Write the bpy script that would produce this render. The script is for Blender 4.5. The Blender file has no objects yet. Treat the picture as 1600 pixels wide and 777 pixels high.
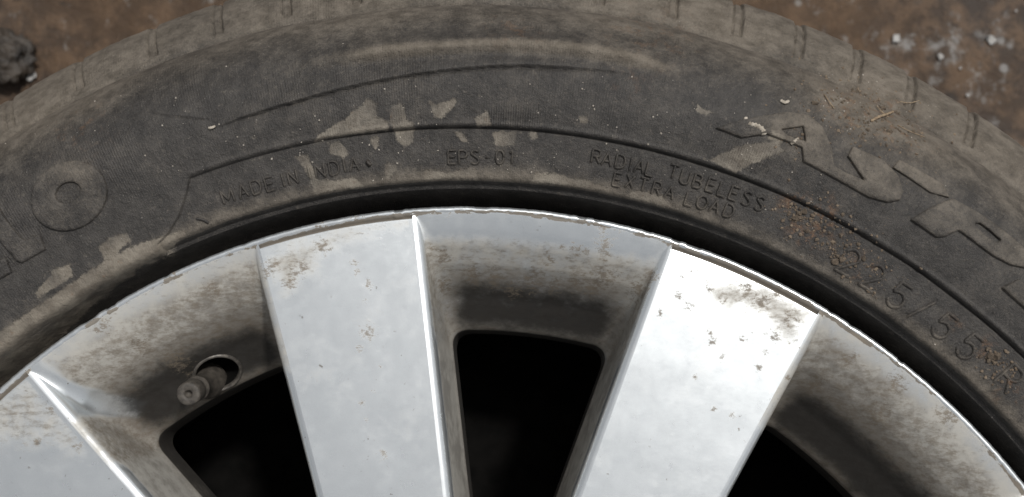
import bpy, math, random
import numpy as np
from mathutils import Vector, Matrix, noise as mnoise
from mathutils.geometry import delaunay_2d_cdt
random.seed(7); rng = np.random.default_rng(7)
R_ = math.radians
scene = bpy.context.scene
COL = scene.collection

# ------------------------------------------------------------------ camera
# wheel axis = world Z, rim face at z = FZ, image up = +Y
FZ = 0.200
CAM = np.array([0.0244, 0.1613, FZ + 0.3501]); TX, TY = 0.1221, 0.0257
HF = R_(50.0)
cam_d = bpy.data.cameras.new('camera'); cam = bpy.data.objects.new('camera', cam_d); COL.objects.link(cam)
cam_d.sensor_width = 36.0; cam_d.lens = 18.0 / math.tan(HF / 2); cam_d.clip_start = 0.01; cam_d.clip_end = 100
RM = Matrix.Rotation(TX, 3, 'X') @ Matrix.Rotation(TY, 3, 'Y')
cam.matrix_world = Matrix.Translation(Vector(CAM)) @ RM.to_4x4()
cam_d.dof.use_dof = True; cam_d.dof.focus_distance = 0.360; cam_d.dof.aperture_fstop = 11.0
scene.camera = cam

# ------------------------------------------------------------------ light
SUN_DIR = Vector((0.34, 0.335, 1.0)).normalized()      # towards the light
sun_el = math.asin(SUN_DIR.z); sun_az = math.atan2(SUN_DIR.x, SUN_DIR.y)
w = bpy.data.worlds.new("World"); scene.world = w; w.use_nodes = True
wn = w.node_tree.nodes; wl = w.node_tree.links; wn.clear()
sky = wn.new('ShaderNodeTexSky'); sky.sky_type = 'NISHITA'; sky.sun_disc = False
sky.sun_elevation = sun_el; sky.sun_rotation = sun_az; sky.dust_density = 3.0; sky.ozone_density = 1.0
bgn = wn.new('ShaderNodeBackground'); bgn.inputs['Strength'].default_value = 0.10
hs = wn.new('ShaderNodeHueSaturation'); hs.inputs['Saturation'].default_value = 0.16   # overcast: the blue is veiled
wo = wn.new('ShaderNodeOutputWorld')
wl.new(sky.outputs[0], hs.inputs['Color']); wl.new(hs.outputs[0], bgn.inputs[0]); wl.new(bgn.outputs[0], wo.inputs[0])
sd = bpy.data.lights.new('sun', 'SUN'); sun = bpy.data.objects.new('sun', sd); COL.objects.link(sun)
sd.energy = 2.4; sd.angle = R_(5); sd.color = (1.0, 0.975, 0.94)
sun.rotation_euler = (-SUN_DIR).to_track_quat('-Z', 'Y').to_euler(); sun.location = (1, 1, 2)
scene.view_settings.view_transform = 'Standard'; scene.view_settings.look = 'None'
scene.view_settings.exposure = 0.0; scene.view_settings.gamma = 1.0
scene.view_settings.use_curve_mapping = False

# ------------------------------------------------------------------ helpers
RMn = np.array(RM)
FPX = 800 / math.tan(HF / 2)
def ray(px, py):
    d = RMn @ np.array([px - 800.0, -(py - 388.5), -FPX]); return d
def at(px, py, z):
    """point of the photograph on the level z (relative to the rim face)"""
    d = ray(px, py); t = (FZ + z - CAM[2]) / d[2]; p = CAM + d * t
    return p
def pol(p): return math.hypot(p[0], p[1]), math.atan2(p[0], p[1])
def xyz(r, th, z): return (r * np.sin(th), r * np.cos(th), z)

def mesh_np(name, verts, faces, mat, parent=None, smooth=True, uv=None, attrs=None):
    me = bpy.data.meshes.new(name)
    verts = np.asarray(verts, dtype=np.float32)
    if isinstance(faces, np.ndarray):
        n, k = faces.shape
        me.vertices.add(len(verts)); me.vertices.foreach_set('co', verts.ravel())
        me.loops.add(n * k); me.loops.foreach_set('vertex_index', faces.astype(np.int32).ravel())
        me.polygons.add(n); me.polygons.foreach_set('loop_start', np.arange(0, n * k, k, dtype=np.int32))
        try: me.polygons.foreach_set('loop_total', np.full(n, k, dtype=np.int32))
        except Exception: pass
        me.update(calc_edges=True)
    else:
        me.from_pydata([tuple(map(float, v)) for v in verts], [], faces); me.update()
    if smooth: me.polygons.foreach_set('use_smooth', np.ones(len(me.polygons), dtype=bool))
    if uv is not None:
        l = me.uv_layers.new(name='UVMap')
        vi = np.zeros(len(me.loops), dtype=np.int32); me.loops.foreach_get('vertex_index', vi)
        l.data.foreach_set('uv', np.asarray(uv, dtype=np.float32)[vi].ravel())
    for k_, a in (attrs or {}).items():
        at_ = me.attributes.new(k_, 'FLOAT', 'POINT'); at_.data.foreach_set('value', np.asarray(a, dtype=np.float32))
    me.materials.append(mat)
    o = bpy.data.objects.new(name, me); COL.objects.link(o)
    if parent: o.parent = parent
    return o
def tag(o, label=None, cat=None, group=None, kind=None):
    if label: o['label'] = label
    if cat: o['category'] = cat
    if group: o['group'] = group
    if kind: o['kind'] = kind
    return o
def grid_faces(nu, nv, off=0, wrap=False):
    i = np.arange(nu if wrap else nu - 1); j = np.arange(nv - 1)
    I, J = np.meshgrid(i, j, indexing='ij'); I2 = (I + 1) % nu
    return (np.stack([I * nv + J, I * nv + J + 1, I2 * nv + J + 1, I2 * nv + J], -1).reshape(-1, 4) + off)
def sstep(x, a, b):
    t = np.clip((x - a) / (b - a), 0, 1); return t * t * (3 - 2 * t)
def poly_sd(X, Y, poly):
    """signed distance to polygon, negative inside"""
    P = np.asarray(poly); n = len(P)
    d = np.full(X.shape, 1e9); ins = np.zeros(X.shape, bool)
    for i in range(n):
        ax, ay = P[i]; bx, by = P[(i + 1) % n]
        ex, ey = bx - ax, by - ay; L = ex * ex + ey * ey + 1e-18
        t = np.clip(((X - ax) * ex + (Y - ay) * ey) / L, 0, 1)
        d = np.minimum(d, np.hypot(X - ax - t * ex, Y - ay - t * ey))
        c = ((ay > Y) != (by > Y)) & (X < (bx - ax) * (Y - ay) / ((by - ay) if abs(by - ay) > 1e-12 else 1e-12) + ax)
        ins ^= c
    return np.where(ins, -d, d)
def line_sd(X, Y, pts):
    """distance to an open polyline, side sign and position along it 0..1"""
    P = np.asarray(pts); seg = np.hypot(*(P[1:] - P[:-1]).T); cum = np.concatenate([[0], np.cumsum(seg)])
    d = np.full(X.shape, 1e9); sg = np.ones(X.shape); al = np.zeros(X.shape)
    for i in range(len(P) - 1):
        ax, ay = P[i]; ex, ey = P[i + 1] - P[i]; L = ex * ex + ey * ey
        tt = ((X - ax) * ex + (Y - ay) * ey) / L; t = np.clip(tt, 0, 1)
        dd = np.hypot(X - ax - t * ex, Y - ay - t * ey); m = dd < d
        d = np.where(m, dd, d); sg = np.where(m, np.sign(ex * (Y - ay) - ey * (X - ax)), sg)
        al = np.where(m, (cum[i] + t * seg[i]) / cum[-1], al)
    return d, sg, al
def smooth_line(pts, n=6):
    P = np.asarray(pts, float); out = []
    Q = np.vstack([2 * P[0] - P[1], P, 2 * P[-1] - P[-2]])
    for i in range(1, len(Q) - 2):
        for k in range(n):
            t = k / n; a, b, c, d = Q[i - 1], Q[i], Q[i + 1], Q[i + 2]
            out.append(.5 * ((2 * b) + (-a + c) * t + (2 * a - 5 * b + 4 * c - d) * t * t + (-a + 3 * b - 3 * c + d) * t ** 3))
    out.append(P[-1]); return np.array(out)
def vnoise(X, Y, s, seed=0):
    """cheap value noise on numpy arrays"""
    x = X * s + seed * 17.3; y = Y * s - seed * 9.1
    xi = np.floor(x).astype(np.int64); yi = np.floor(y).astype(np.int64); fx = x - xi; fy = y - yi
    fx = fx * fx * (3 - 2 * fx); fy = fy * fy * (3 - 2 * fy)
    def h(a, b):
        n = (a * 374761393 + b * 668265263 + seed * 1442695) & 0x7fffffff
        n = ((n ^ (n >> 13)) * 1274126177) & 0x7fffffff
        return ((n ^ (n >> 16)) & 0xffff) / 65535.0
    return (h(xi, yi) * (1 - fx) + h(xi + 1, yi) * fx) * (1 - fy) + (h(xi, yi + 1) * (1 - fx) + h(xi + 1, yi + 1) * fx) * fy

# ------------------------------------------------------------------ materials
class NT:
    def __init__(s, name):
        s.m = bpy.data.materials.new(name); s.m.use_nodes = True; s.t = s.m.node_tree; s.t.nodes.clear()
        s.out = s.n('ShaderNodeOutputMaterial'); s.b = s.n('ShaderNodeBsdfPrincipled'); s.l(s.b.outputs[0], s.out.inputs[0])
        s.co = s.n('ShaderNodeTexCoord').outputs['Object']
    def n(s, t, **k):
        x = s.t.nodes.new(t)
        for a, v in k.items(): setattr(x, a, v)
        return x
    def l(s, a, b): s.t.links.new(a, b)
    def set(s, sock, v):
        if hasattr(v, 'is_output') or isinstance(v, bpy.types.NodeSocket): s.l(v, sock)
        else: sock.default_value = v
    def noise(s, scale, detail=4, rough=.6, vec=None, dist=0):
        x = s.n('ShaderNodeTexNoise'); s.l(vec or s.co, x.inputs['Vector'])
        x.inputs['Scale'].default_value = scale; x.inputs['Detail'].default_value = detail
        x.inputs['Roughness'].default_value = rough; x.inputs['Distortion'].default_value = dist
        return x.outputs['Fac']
    def vor(s, scale, vec=None, out='Distance', feature='F1'):
        x = s.n('ShaderNodeTexVoronoi', feature=feature); s.l(vec or s.co, x.inputs['Vector']); x.inputs['Scale'].default_value = scale
        return x.outputs[out]
    def mul_vec(s, v3, vec=None):
        x = s.n('ShaderNodeVectorMath', operation='MULTIPLY'); s.l(vec or s.co, x.inputs[0]); x.inputs[1].default_value = v3; return x.outputs[0]
    def ma(s, op, a, b=0.0, c=None):
        x = s.n('ShaderNodeMath', operation=op); s.set(x.inputs[0], a); s.set(x.inputs[1], b)
        if c is not None: s.set(x.inputs[2], c)
        return x.outputs[0]
    def ramp(s, v, a, b, c=0.0, d=1.0):
        x = s.n('ShaderNodeMapRange', interpolation_type='SMOOTHSTEP'); s.set(x.inputs[0], v)
        x.inputs[1].default_value = a; x.inputs[2].default_value = b; x.inputs[3].default_value = c; x.inputs[4].default_value = d
        return x.outputs[0]
    def mix(s, f, a, b):
        x = s.n('ShaderNodeMix', data_type='RGBA'); s.set(x.inputs[0], f)
        s.set(x.inputs[6], a if not isinstance(a, tuple) else (*a, 1)); s.set(x.inputs[7], b if not isinstance(b, tuple) else (*b, 1))
        return x.outputs[2]
    def attr(s, name): x = s.n('ShaderNodeAttribute'); x.attribute_name = name; return x.outputs['Fac']
    def bump(s, h, strength, dist, prev=None):
        x = s.n('ShaderNodeBump'); x.inputs['Strength'].default_value = strength; x.inputs['Distance'].default_value = dist
        s.l(h, x.inputs['Height'])
        if prev: s.l(prev, x.inputs['Normal'])
        return x.outputs[0]
    def fin(s, col, rough, metal=0.0, normal=None, spec=None):
        s.set(s.b.inputs['Base Color'], col if not isinstance(col, tuple) else (*col, 1)); s.set(s.b.inputs['Roughness'], rough)
        s.set(s.b.inputs['Metallic'], metal)
        if normal: s.l(normal, s.b.inputs['Normal'])
        if spec is not None: s.b.inputs['Specular IOR Level'].default_value = spec
        return s.m

def mat_rubber():
    m = NT('dusty_rubber')
    dust = m.attr('dust'); mud = m.attr('mud'); rust = m.attr('rust')
    n1 = m.noise(28, 5, .6); n2 = m.noise(160, 5, .65); n3 = m.noise(900, 4, .7); n4 = m.noise(2600, 2, .6)
    base = m.mix(m.ramp(n2, .3, .7), (.023, .0208, .019), (.048, .0435, .039))
    # film of dust, thicker where the attribute says so
    f = m.ma('ADD', dust, m.ma('MULTIPLY', m.ma('SUBTRACT', n1, .5), .9)); f = m.ma('ADD', f, m.ma('MULTIPLY', m.ma('SUBTRACT', n2, .5), .6))
    f = m.ma('ADD', f, m.ma('MULTIPLY', m.ma('SUBTRACT', n3, .5), .85))
    film = m.ramp(f, .0, 1.05, 0, .90)
    c = m.mix(film, base, m.mix(m.ramp(n2, .3, .7), (.115, .096, .073), (.190, .163, .130)))
    # small mottles
    sp = m.ramp(m.noise(480, 5, .8), .56, .70, 0, .5); c = m.mix(sp, c, (.15, .13, .105))
    dk = m.ramp(m.noise(420, 5, .8), .42, .28, 0, .7); c = m.mix(dk, c, (.022, .020, .018))
    c = m.mix(m.ramp(n4, .55, .72, 0, .28), c, (.17, .15, .125)); c = m.mix(m.ramp(n4, .44, .28, 0, .35), c, (.020, .018, .016))
    # rusty specks
    ru = m.ma('MULTIPLY', m.ramp(m.noise(240, 5, .75), .50, .66), m.ramp(m.ma('ADD', rust, m.ma('MULTIPLY', n1, .35)), .22, .9)); c = m.mix(m.ma('MULTIPLY', ru, .75), c, (.135, .070, .034))
    # dried mud stains with crisp ragged rims
    e = m.ma('ADD', mud, m.ma('MULTIPLY', m.ma('SUBTRACT', m.noise(190, 7, .72), .5), 1.15))
    e = m.ma('ADD', e, m.ma('MULTIPLY', m.ma('SUBTRACT', n3, .5), .5))
    mf = m.ma('MULTIPLY', m.ramp(e, .42, .66, 0, 1), m.ramp(m.noise(75, 5, .65), .32, .62, .35, 1))
    mc = m.mix(m.ramp(m.noise(140, 5, .7), .3, .7), (.12, .10, .078), (.26, .23, .185)); mc = m.mix(m.ramp(m.noise(500, 4, .7), .60, .75, 0, .6), mc, (.16, .09, .05))
    c = m.mix(m.ma('MULTIPLY', mf, .85), c, mc)
    # pale grains
    g = m.vor(620); g = m.ma('MULTIPLY', m.ramp(g, .16, .06), m.ramp(m.noise(190, 2, .5), .60, .70)); c = m.mix(m.ma('MULTIPLY', g, .55), c, (.38, .35, .31))
    # bump: moulding ribs (UV = arc, profile), grain, crumbs
    uv = m.n('ShaderNodeUVMap').outputs[0]
    sx = m.n('ShaderNodeSeparateXYZ'); m.l(uv, sx.inputs[0])
    rib = m.ma('SINE', m.ma('MULTIPLY', sx.outputs[0], 2 * math.pi / .00085))
    ribm = m.ma('MULTIPLY', rib, m.ma('ADD', m.attr('rib'), .16))
    b1 = m.bump(ribm, .5, .00012)
    b2 = m.bump(n3, .9, .00045, b1); b3 = m.bump(m.noise(300, 5, .75), .7, .0006, b2); b4 = m.bump(n4, .7, .0002, b3)
    b5 = m.bump(mf, .5, .00015, b4)
    return m.fin(c, m.ma('SUBTRACT', .78, m.ma('MULTIPLY', m.ma('SUBTRACT', 1.0, film), .20)), 0, b5, .42)

def mat_silver():
    m = NT('silver_paint')
    tan = m.attr('tan'); dirt = m.attr('dirt'); grime_shade = m.attr('grime_shade'); worn = m.attr('worn')
    n1 = m.noise(45, 5, .6); n2 = m.noise(220, 6, .7); n3 = m.noise(1100, 4, .7)
    paint = m.mix(m.noise(60, 3, .5), (.70, .735, .75), (.76, .79, .80))
    fl = m.mix(m.ramp(m.noise(5200, 1, .5), .35, .65), (.93, .93, .93), (1, 1, 1))
    mm = m.n('ShaderNodeMix', data_type='RGBA', blend_type='MULTIPLY'); mm.inputs[0].default_value = 1; m.l(paint, mm.inputs[6]); m.l(fl, mm.inputs[7]); paint = mm.outputs[2]
    # thin dust film
    film = m.ramp(m.ma('ADD', m.ma('ADD', m.ma('ADD', dirt, tan), m.ma('MULTIPLY', m.ma('SUBTRACT', n1, .5), 1.1)), m.ma('MULTIPLY', m.ma('SUBTRACT', n2, .5), .8)), .25, 1.15, 0, .9)
    dcol = m.mix(m.ramp(m.ma('ADD', m.ma('MULTIPLY', n1, .5), m.ma('MULTIPLY', n2, .5)), .40, .60), (.15, .125, .092), (.38, .355, .305))
    c = m.mix(m.ma('MULTIPLY', film, .92), paint, dcol)
    # ragged brown marks
    st = m.noise(420, 8, .78, m.mul_vec((.6, 1.3, 1))); mk = m.ma('ADD', m.ma('MULTIPLY', m.ma('MINIMUM', dirt, .9), .30), m.ma('SUBTRACT', st, .5))
    mk = m.ramp(mk, .15, .42, 0, .72); c = m.mix(mk, c, m.mix(n2, (.095, .073, .05), (.20, .165, .12)))
    # isolated specks everywhere
    s2 = m.ma('MULTIPLY', m.ramp(m.noise(520, 3, .6), .66, .72), m.ramp(m.noise(70, 2, .5), .50, .62)); c = m.mix(m.ma('MULTIPLY', s2, .75), c, (.17, .14, .105))
    # brake dust low in the pockets, blackened to paint in their shade
    gd = m.ramp(m.ma('ADD', grime_shade, m.ma('ADD', m.ma('MULTIPLY', m.ma('SUBTRACT', n1, .5), .9), m.ma('MULTIPLY', m.ma('SUBTRACT', n2, .5), .85))), -.05, 1.15, 0, .96)
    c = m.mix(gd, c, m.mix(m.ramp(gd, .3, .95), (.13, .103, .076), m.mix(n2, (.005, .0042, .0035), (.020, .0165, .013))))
    so = m.ramp(m.ma('ADD', m.attr('spot'), m.ma('MULTIPLY', m.ma('SUBTRACT', m.noise(650, 6, .8, m.mul_vec((.8, 1.25, 1))), .5), 2.6)), .56, .92, 0, .85)
    c = m.mix(so, c, m.mix(n2, (.075, .06, .045), (.26, .215, .16)))
    # worn, caked lip
    wk = m.ramp(m.ma('ADD', m.ma('MULTIPLY', worn, .55), m.ma('SUBTRACT', m.noise(260, 6, .75, m.mul_vec((1, 1, .3))), .5)), .38, .46); c = m.mix(m.ma('MULTIPLY', wk, .9), c, m.mix(n2, (.07, .055, .04), (.20, .165, .12)))
    nonmet = m.ma('MAXIMUM', m.ma('MAXIMUM', m.ma('MULTIPLY', film, .85), mk), m.ma('MAXIMUM', gd, m.ma('MAXIMUM', wk, so)))
    met = m.ma('MULTIPLY', m.ma('SUBTRACT', 1.0, nonmet), .82)
    ro = m.ma("ADD", .295, m.ma('MULTIPLY', nonmet, .40)); ro = m.ma('ADD', ro, m.ma('MULTIPLY', m.ma('SUBTRACT', n2, .5), .12))
    b = m.bump(m.noise(420, 5, .7), .10, .0001); b = m.bump(n3, .12, .00006, b); b = m.bump(mk, .4, .00008, b)
    return m.fin(c, ro, met, b, .5)

def simple(name, c1, c2, rough, metal=0, scale=300, bumpd=.0003, bs=.5):
    m = NT(name); n = m.noise(scale, 5, .65); c = m.mix(m.ramp(n, .3, .7), c1, c2)
    return m.fin(c, rough, metal, m.bump(m.noise(scale * 2.3, 4, .7), bs, bumpd))

def mat_ground():
    m = NT('rusty_mud_floor')
    n1 = m.noise(9, 6, .65); n2 = m.noise(60, 6, .7); n3 = m.noise(420, 4, .7)
    c = m.mix(m.ramp(n1, .3, .7), (.026, .0155, .009), (.068, .041, .0225)); c = m.mix(m.ramp(n2, .42, .62, 0, .9), c, (.108, .066, .037))
    c = m.mix(m.ramp(n3, .55, .75, 0, .4), c, (.05, .035, .024))
    w_ = m.ma('ADD', m.noise(95, 5, .7, m.mul_vec((1, .8, 1))), m.ma('MULTIPLY', m.ma('SUBTRACT', m.noise(14, 2, .5), .5), .55))
    c = m.mix(m.ramp(w_, .585, .76, 0, .5), c, (.33, .33, .32))
    sp = m.ma('MULTIPLY', m.ramp(m.vor(75), .22, .10), m.ramp(m.noise(22, 2, .5), .50, .60)); c = m.mix(m.ma('MULTIPLY', sp, .45), c, (.38, .38, .37))
    dk = m.ramp(m.noise(45, 5, .65), .42, .30, 0, .75); c = m.mix(dk, c, (.018, .014, .011))
    b = m.bump(n2, .7, .004); b = m.bump(n3, .6, .0012, b)
    return m.fin(c, m.ramp(n1, .3, .7, .55, .8), 0, b, .4)

M_RUB = mat_rubber(); M_SIL = mat_silver(); M_GND = mat_ground()
M_SHADE_BLACK = simple('barrel_shade_black', (.003, .003, .0028), (.007, .0065, .006), 1.0, 0, 90)  # near-black colour paints in the shade inside barrel and valve hole
M_SHADE_BLACK.node_tree.nodes['Principled BSDF'].inputs['Specular IOR Level'].default_value = .08
M_VALVE = simple('dusty_valve', (.036, .031, .026), (.085, .074, .061), .62, .1, 500)
M_HOLE = simple('hole_edge', (.06, .055, .05), (.16, .145, .125), .45, .4, 400)
M_STRAW = simple('straw', (.17, .12, .075), (.30, .23, .15), .8, 0, 600)
M_WHITE = simple('pale_crust', (.22, .19, .15), (.48, .43, .36), .85, 0, 700)
M_CRUMB = simple('crumbs', (.085, .060, .040), (.20, .155, .11), .9, 0, 240)
M_SOIL = simple('soil', (.060, .045, .032), (.135, .105, .075), .95, 0, 900, .0003, .9)
M_GRAIN = simple('sand_grains', (.20, .175, .145), (.42, .38, .33), .8, 0, 200)
M_CLOD = simple('oily_clod', (.005, .0042, .0035), (.050, .038, .027), .55, 0, 90, .002, .9)
M_STONE = simple('pale_chips', (.24, .23, .215), (.46, .45, .43), .85, 0, 120)
M_METAL = simple('zinc_bolt', (.25, .25, .25), (.42, .42, .41), .4, .8, 200)

# ------------------------------------------------------------------ ground
def build_ground():
    n = 240; hx = 0.9
    xs = np.linspace(-hx, hx, n); X, Y = np.meshgrid(xs, xs, indexing='ij')
    Z = (vnoise(X, Y, 14, 1) - .5) * .004 + (vnoise(X, Y, 45, 2) - .5) * .003
    fade = sstep(np.maximum(abs(X), abs(Y)), .6, .88); Z = Z * (1 - fade) - .001
    V = np.stack([X, Y + .1, Z], -1).reshape(-1, 3)
    F = grid_faces(n, n)[:, ::-1]
    o = mesh_np('ground', V, F, M_GND); tag(o, 'rust brown muddy ground with pale scuffs', kind='structure')
    # outer apron to keep the sheet wide
    b = .9; c = 3.0
    Vo = [(-b, -b + .1, -.001), (b, -b + .1, -.001), (b, b + .1, -.001), (-b, b + .1, -.001), (-c, -c, -.001), (c, -c, -.001), (c, c, -.001), (-c, c, -.001)]
    Fo = [(0, 4, 5, 1), (1, 5, 6, 2), (2, 6, 7, 3), (3, 7, 4, 0)]
    o2 = mesh_np('ground_apron', Vo, Fo, M_GND, smooth=False); tag(o2, 'wider rust brown ground around the wheel', kind='structure')
build_ground()

# ------------------------------------------------------------------ tyre
wheel = bpy.data.objects.new('car_wheel', None); COL.objects.link(wheel)
tag(wheel, 'dusty car wheel with worn black tyre and silver spoked alloy rim lying face up', 'wheel')

PROF = np.array([  # r, z (relative to rim face)
 (.2130, -.0230), (.2172, -.0208), (.2202, -.0165), (.2222, -.0105), (.2235, -.0045), (.2242, -.0008), (.2248, .0018), (.2258, .0036),
 (.2274, .0047), (.2292, .0054), (.2320, .0062), (.2370, .0072), (.2430, .0086), (.2500, .0104), (.2570, .0113), (.2640, .0108), (.2710, .0084),
 (.2775, .0042), (.2830, -.0015), (.2875, -.0085), (.2915, -.0160), (.2970, -.0205), (.3035, -.0262), (.3100, -.0335), (.3155, -.0420),
 (.3190, -.0510), (.3208, -.0600), (.3216, -.0750), (.3220, -.1000)])
def resample(P, step):
    S = smooth_line(P, 40); d = np.concatenate([[0], np.cumsum(np.hypot(*(S[1:] - S[:-1]).T))])
    n = int(d[-1] / step) + 1; q = np.linspace(0, d[-1], n)
    return np.stack([np.interp(q, d, S[:, 0]), np.interp(q, d, S[:, 1])], 1), q
PF, SF = resample(PROF, .00036)
TN = np.gradient(PF, axis=0); TN /= np.hypot(TN[:, 0], TN[:, 1])[:, None]
NF = np.stack([-TN[:, 1], TN[:, 0]], 1)          # outward normal (up / out)
NF = np.where((NF[:, 1:2] < 0) & (PF[:, 0:1] > .23), -NF, NF)
kmono = int(np.argmin(abs(PF[:, 0] - .2245))); kend = int(np.argmin(abs(PF[:, 1] + .055)))
def prof_z(r): return np.interp(r, PF[kmono:kend, 0], PF[kmono:kend, 1])
def on_tyre(px, py):
    """photograph point -> (r, theta) on the sidewall"""
    d = ray(px, py); lo, hi = .3, .5
    t0 = (FZ + .02 - CAM[2]) / d[2]; t1 = (FZ - .06 - CAM[2]) / d[2]
    for t in np.linspace(t0, t1, 500):
        p = CAM + d * t; r = math.hypot(p[0], p[1])
        if p[2] - FZ <= prof_z(r): break
    return r, math.atan2(p[0], p[1])
RR = .27
def uv_of(px, py):
    r, th = on_tyre(px, py); return (th * RR, r)
def uvs(pts): return [uv_of(*p) for p in pts]

RING = .2424
LEFTB = np.array([on_tyre(*p) for p in [(296, 277), (290, 305), (279, 338), (262, 366), (246, 382)]])  # r falls, theta
C1 = smooth_line(uvs([(326, 206), (400, 180), (480, 156), (560, 136), (640, 121), (720, 111), (800, 106), (880, 109), (960, 115), (1040, 127)]))
C2 = smooth_line(uvs([(430, 112), (520, 96), (620, 84), (720, 77), (810, 76), (900, 83), (1000, 99), (1092, 123)]))
C3 = smooth_line(uvs([(215, 174), (260, 181), (322, 188)]))
SLOT_PX = [(14, 186), (122, 119), (237, 73), (340, 38), (447, 22), (556, 10), (684, 6), (815, 6), (934, 12), (1050, 20), (1153, 38), (1249, 70), (1341, 100), (1426, 135), (1518, 205)]
SLOTS = [on_tyre(*p)[1] for p in SLOT_PX]
step_s = (SLOTS[-1] - SLOTS[0]) / (len(SLOTS) - 1)
ths = SLOTS[-1] + step_s
while ths < SLOTS[0] + 2 * math.pi - step_s * .6: SLOTS.append(ths); ths += step_s
SLOTS = np.array([((s + math.pi) % (2 * math.pi)) - math.pi for s in SLOTS])

def Hfun(r, th, z=None, fine=True):
    """moulded relief of the sidewall, metres"""
    r, th = np.broadcast_arrays(np.asarray(r, float), np.asarray(th, float)); U = th * RR
    h = np.zeros(r.shape)
    ths_ = np.interp(r, LEFTB[::-1, 0], LEFTB[::-1, 1])
    wob = (vnoise(U, r, 60, 3) - .5) * .0003
    inside = sstep(RING + wob - r, -.00018, .00030) * sstep((th - ths_) * r, -.0003, .0005) * (1 - sstep(th, 2.2, 2.3))
    h -= inside * .0012 + np.exp(-((r - RING - wob + .00035) / .00035) ** 2) * .0010 * sstep((th - ths_) * r, -.0003, .0005) * (.25 + .75 * sstep(th * 57.3, -14, -4))
    rd = np.exp(-((r - RING - .0010) / .00055) ** 2) * .0004 * sstep((th - ths_) * r, -.001, .001); h += rd
    # bead lip roll
    h += np.exp(-((r - .2262) / .0012) ** 2) * .0003
    # flowing styling lines
    if fine:
        d, s, a = line_sd(U, r, C1); tap = sstep(a, 0, .12) * (1 - sstep(a, .70, 1))
        h += tap * np.where(s > 0, np.exp(-(d / .004) ** 2) * .0015 * sstep(d, 0, .0006), 0) - tap * np.exp(-(d / .00033) ** 2) * .0008 * (vnoise(U, r, 500, 5) * .8 + .4)
        d, s, a = line_sd(U, r, C2); tap = sstep(a, 0, .3) * (1 - sstep(a, .8, 1))
        h += tap * np.where(s > 0, np.exp(-(d / .0050) ** 2), np.exp(-(d / .0016) ** 2)) * .0026
        d, s, a = line_sd(U, r, C3); h += np.where(s > 0, np.exp(-(d / .0018) ** 2), 0) * .0004 * sstep(a, 0, .5) * sstep(1 - a, 0, .05) - np.exp(-(d / .0004) ** 2) * .0003
    # shoulder line
    sh = .2915 + (vnoise(U, r * 0, 25, 7) - .5) * .0012
    h -= np.exp(-((r - sh) / .0005) ** 2) * .0017 * (.35 + vnoise(U, r, 40, 8)) ; h += sstep(r, sh, sh + .002) * .0005
    # lateral tread slots reaching the shoulder
    m = sstep(r, .2945, .2965)
    for s0 in SLOTS:
        dd = abs(th - s0) * r
        if not np.any(dd < .006): continue
        dd2 = (th - s0) * r + (r - .30) * .06
        hw = .0016
        dep = sstep(dd2, -hw - .0003, -hw + .0003) * (1 - sstep(dd2, hw - .00025, hw + .00025))
        edge = np.exp(-((dd2 - hw) / .00036) ** 2) + .75 * np.exp(-((dd2 + hw) / .0003) ** 2)
        deepen = sstep(r, .314, .320) * .003
        h -= m * (dep * (.0007 + deepen) + edge * .0021) * (.6 + .5 * vnoise(U, r, 9, 17))
    # general unevenness
    h += (vnoise(U, r, 70, 11) - .5) * .00035 + (vnoise(U, r, 220, 12) - .5) * .00016 + (vnoise(U, r, 700, 13) - .5) * .00009 * (1 + 2 * sstep(r, .285, .295))
    return h

MUD = [
 [(495,216),(530,192),(560,171),(575,155),(588,160),(590,180),(606,191),(606,203),(550,211),(490,223)],
 [(613,163),(631,160),(636,186),(648,193),(646,221),(633,230),(621,221),(611,191)],
 [(671,158),(681,166),(711,155),(714,161),(689,188),(676,181)],
 [(510,223),(530,220),(542,236),(538,246),(515,241)],
 [(460,246),(480,243),(487,262),(497,283),(522,283),(552,279),(568,294),(495,307),(483,288),(475,262)],
 [(573,215),(591,216),(586,231)], [(600,257),(618,257),(619,268),(608,283),(601,271)],
 [(661,266),(696,271),(731,265),(744,268),(746,285),(663,285)],
 [(741,186),(761,173),(766,196),(746,197)], [(770,208),(805,208),(803,227),(775,226)], [(709,206),(721,206),(729,221),(721,221)],
 [(838,268),(880,275),(925,286),(960,300),(900,296),(828,288)], [(985,300),(1026,302),(1061,330),(1030,326),(985,314)],
 [(1105,250),(1150,232),(1215,220),(1222,236),(1160,264),(1150,272),(1100,248)],
 [(152,387),(172,372),(198,366),(205,376),(190,385),(178,407),(165,403)], [(84,421),(110,411),(114,430),(95,445),(60,467),(55,460)],
 [(0,528),(100,456),(200,394),(250,374),(288,366),(270,385),(190,428),(100,494),(0,575)],
 [(1205,205),(1225,215),(1222,222),(1200,216)], [(905,183),(915,180),(918,192),(906,192)], [(1090,165),(1112,176),(1105,180),(1088,172)],
 [(826,206),(838,205),(840,216),(830,219)],
]
def mud_attr(r, th):
    U = th * RR; out = np.zeros(r.shape)
    for P in MUD:
        Q = uvs(P); q = np.array(Q); big = .25 if P[0] == (0,528) else 0; lo = q.min(0) - .004; hi = q.max(0) + .004
        m = (U > lo[0]) & (U < hi[0]) & (r > lo[1]) & (r < hi[1])
        if m.any():
            sdv = poly_sd(U[m], r[m], Q); out[m] = np.maximum(out[m], np.clip(.55 + big - sdv / .0035, 0, 1))
    inner = np.interp(th, [-.72, -.46], [.2206, .2250]); outer = np.interp(th, [-.72, -.50, -.46], [.2272, .2262, .2252])
    band = sstep(r, inner - .0006, inner + .0006) * (1 - sstep(r, outer, outer + .0018)) * (1 - sstep(th, -.50, -.44))
    out = np.maximum(out, .85 * band)
    return out
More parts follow.
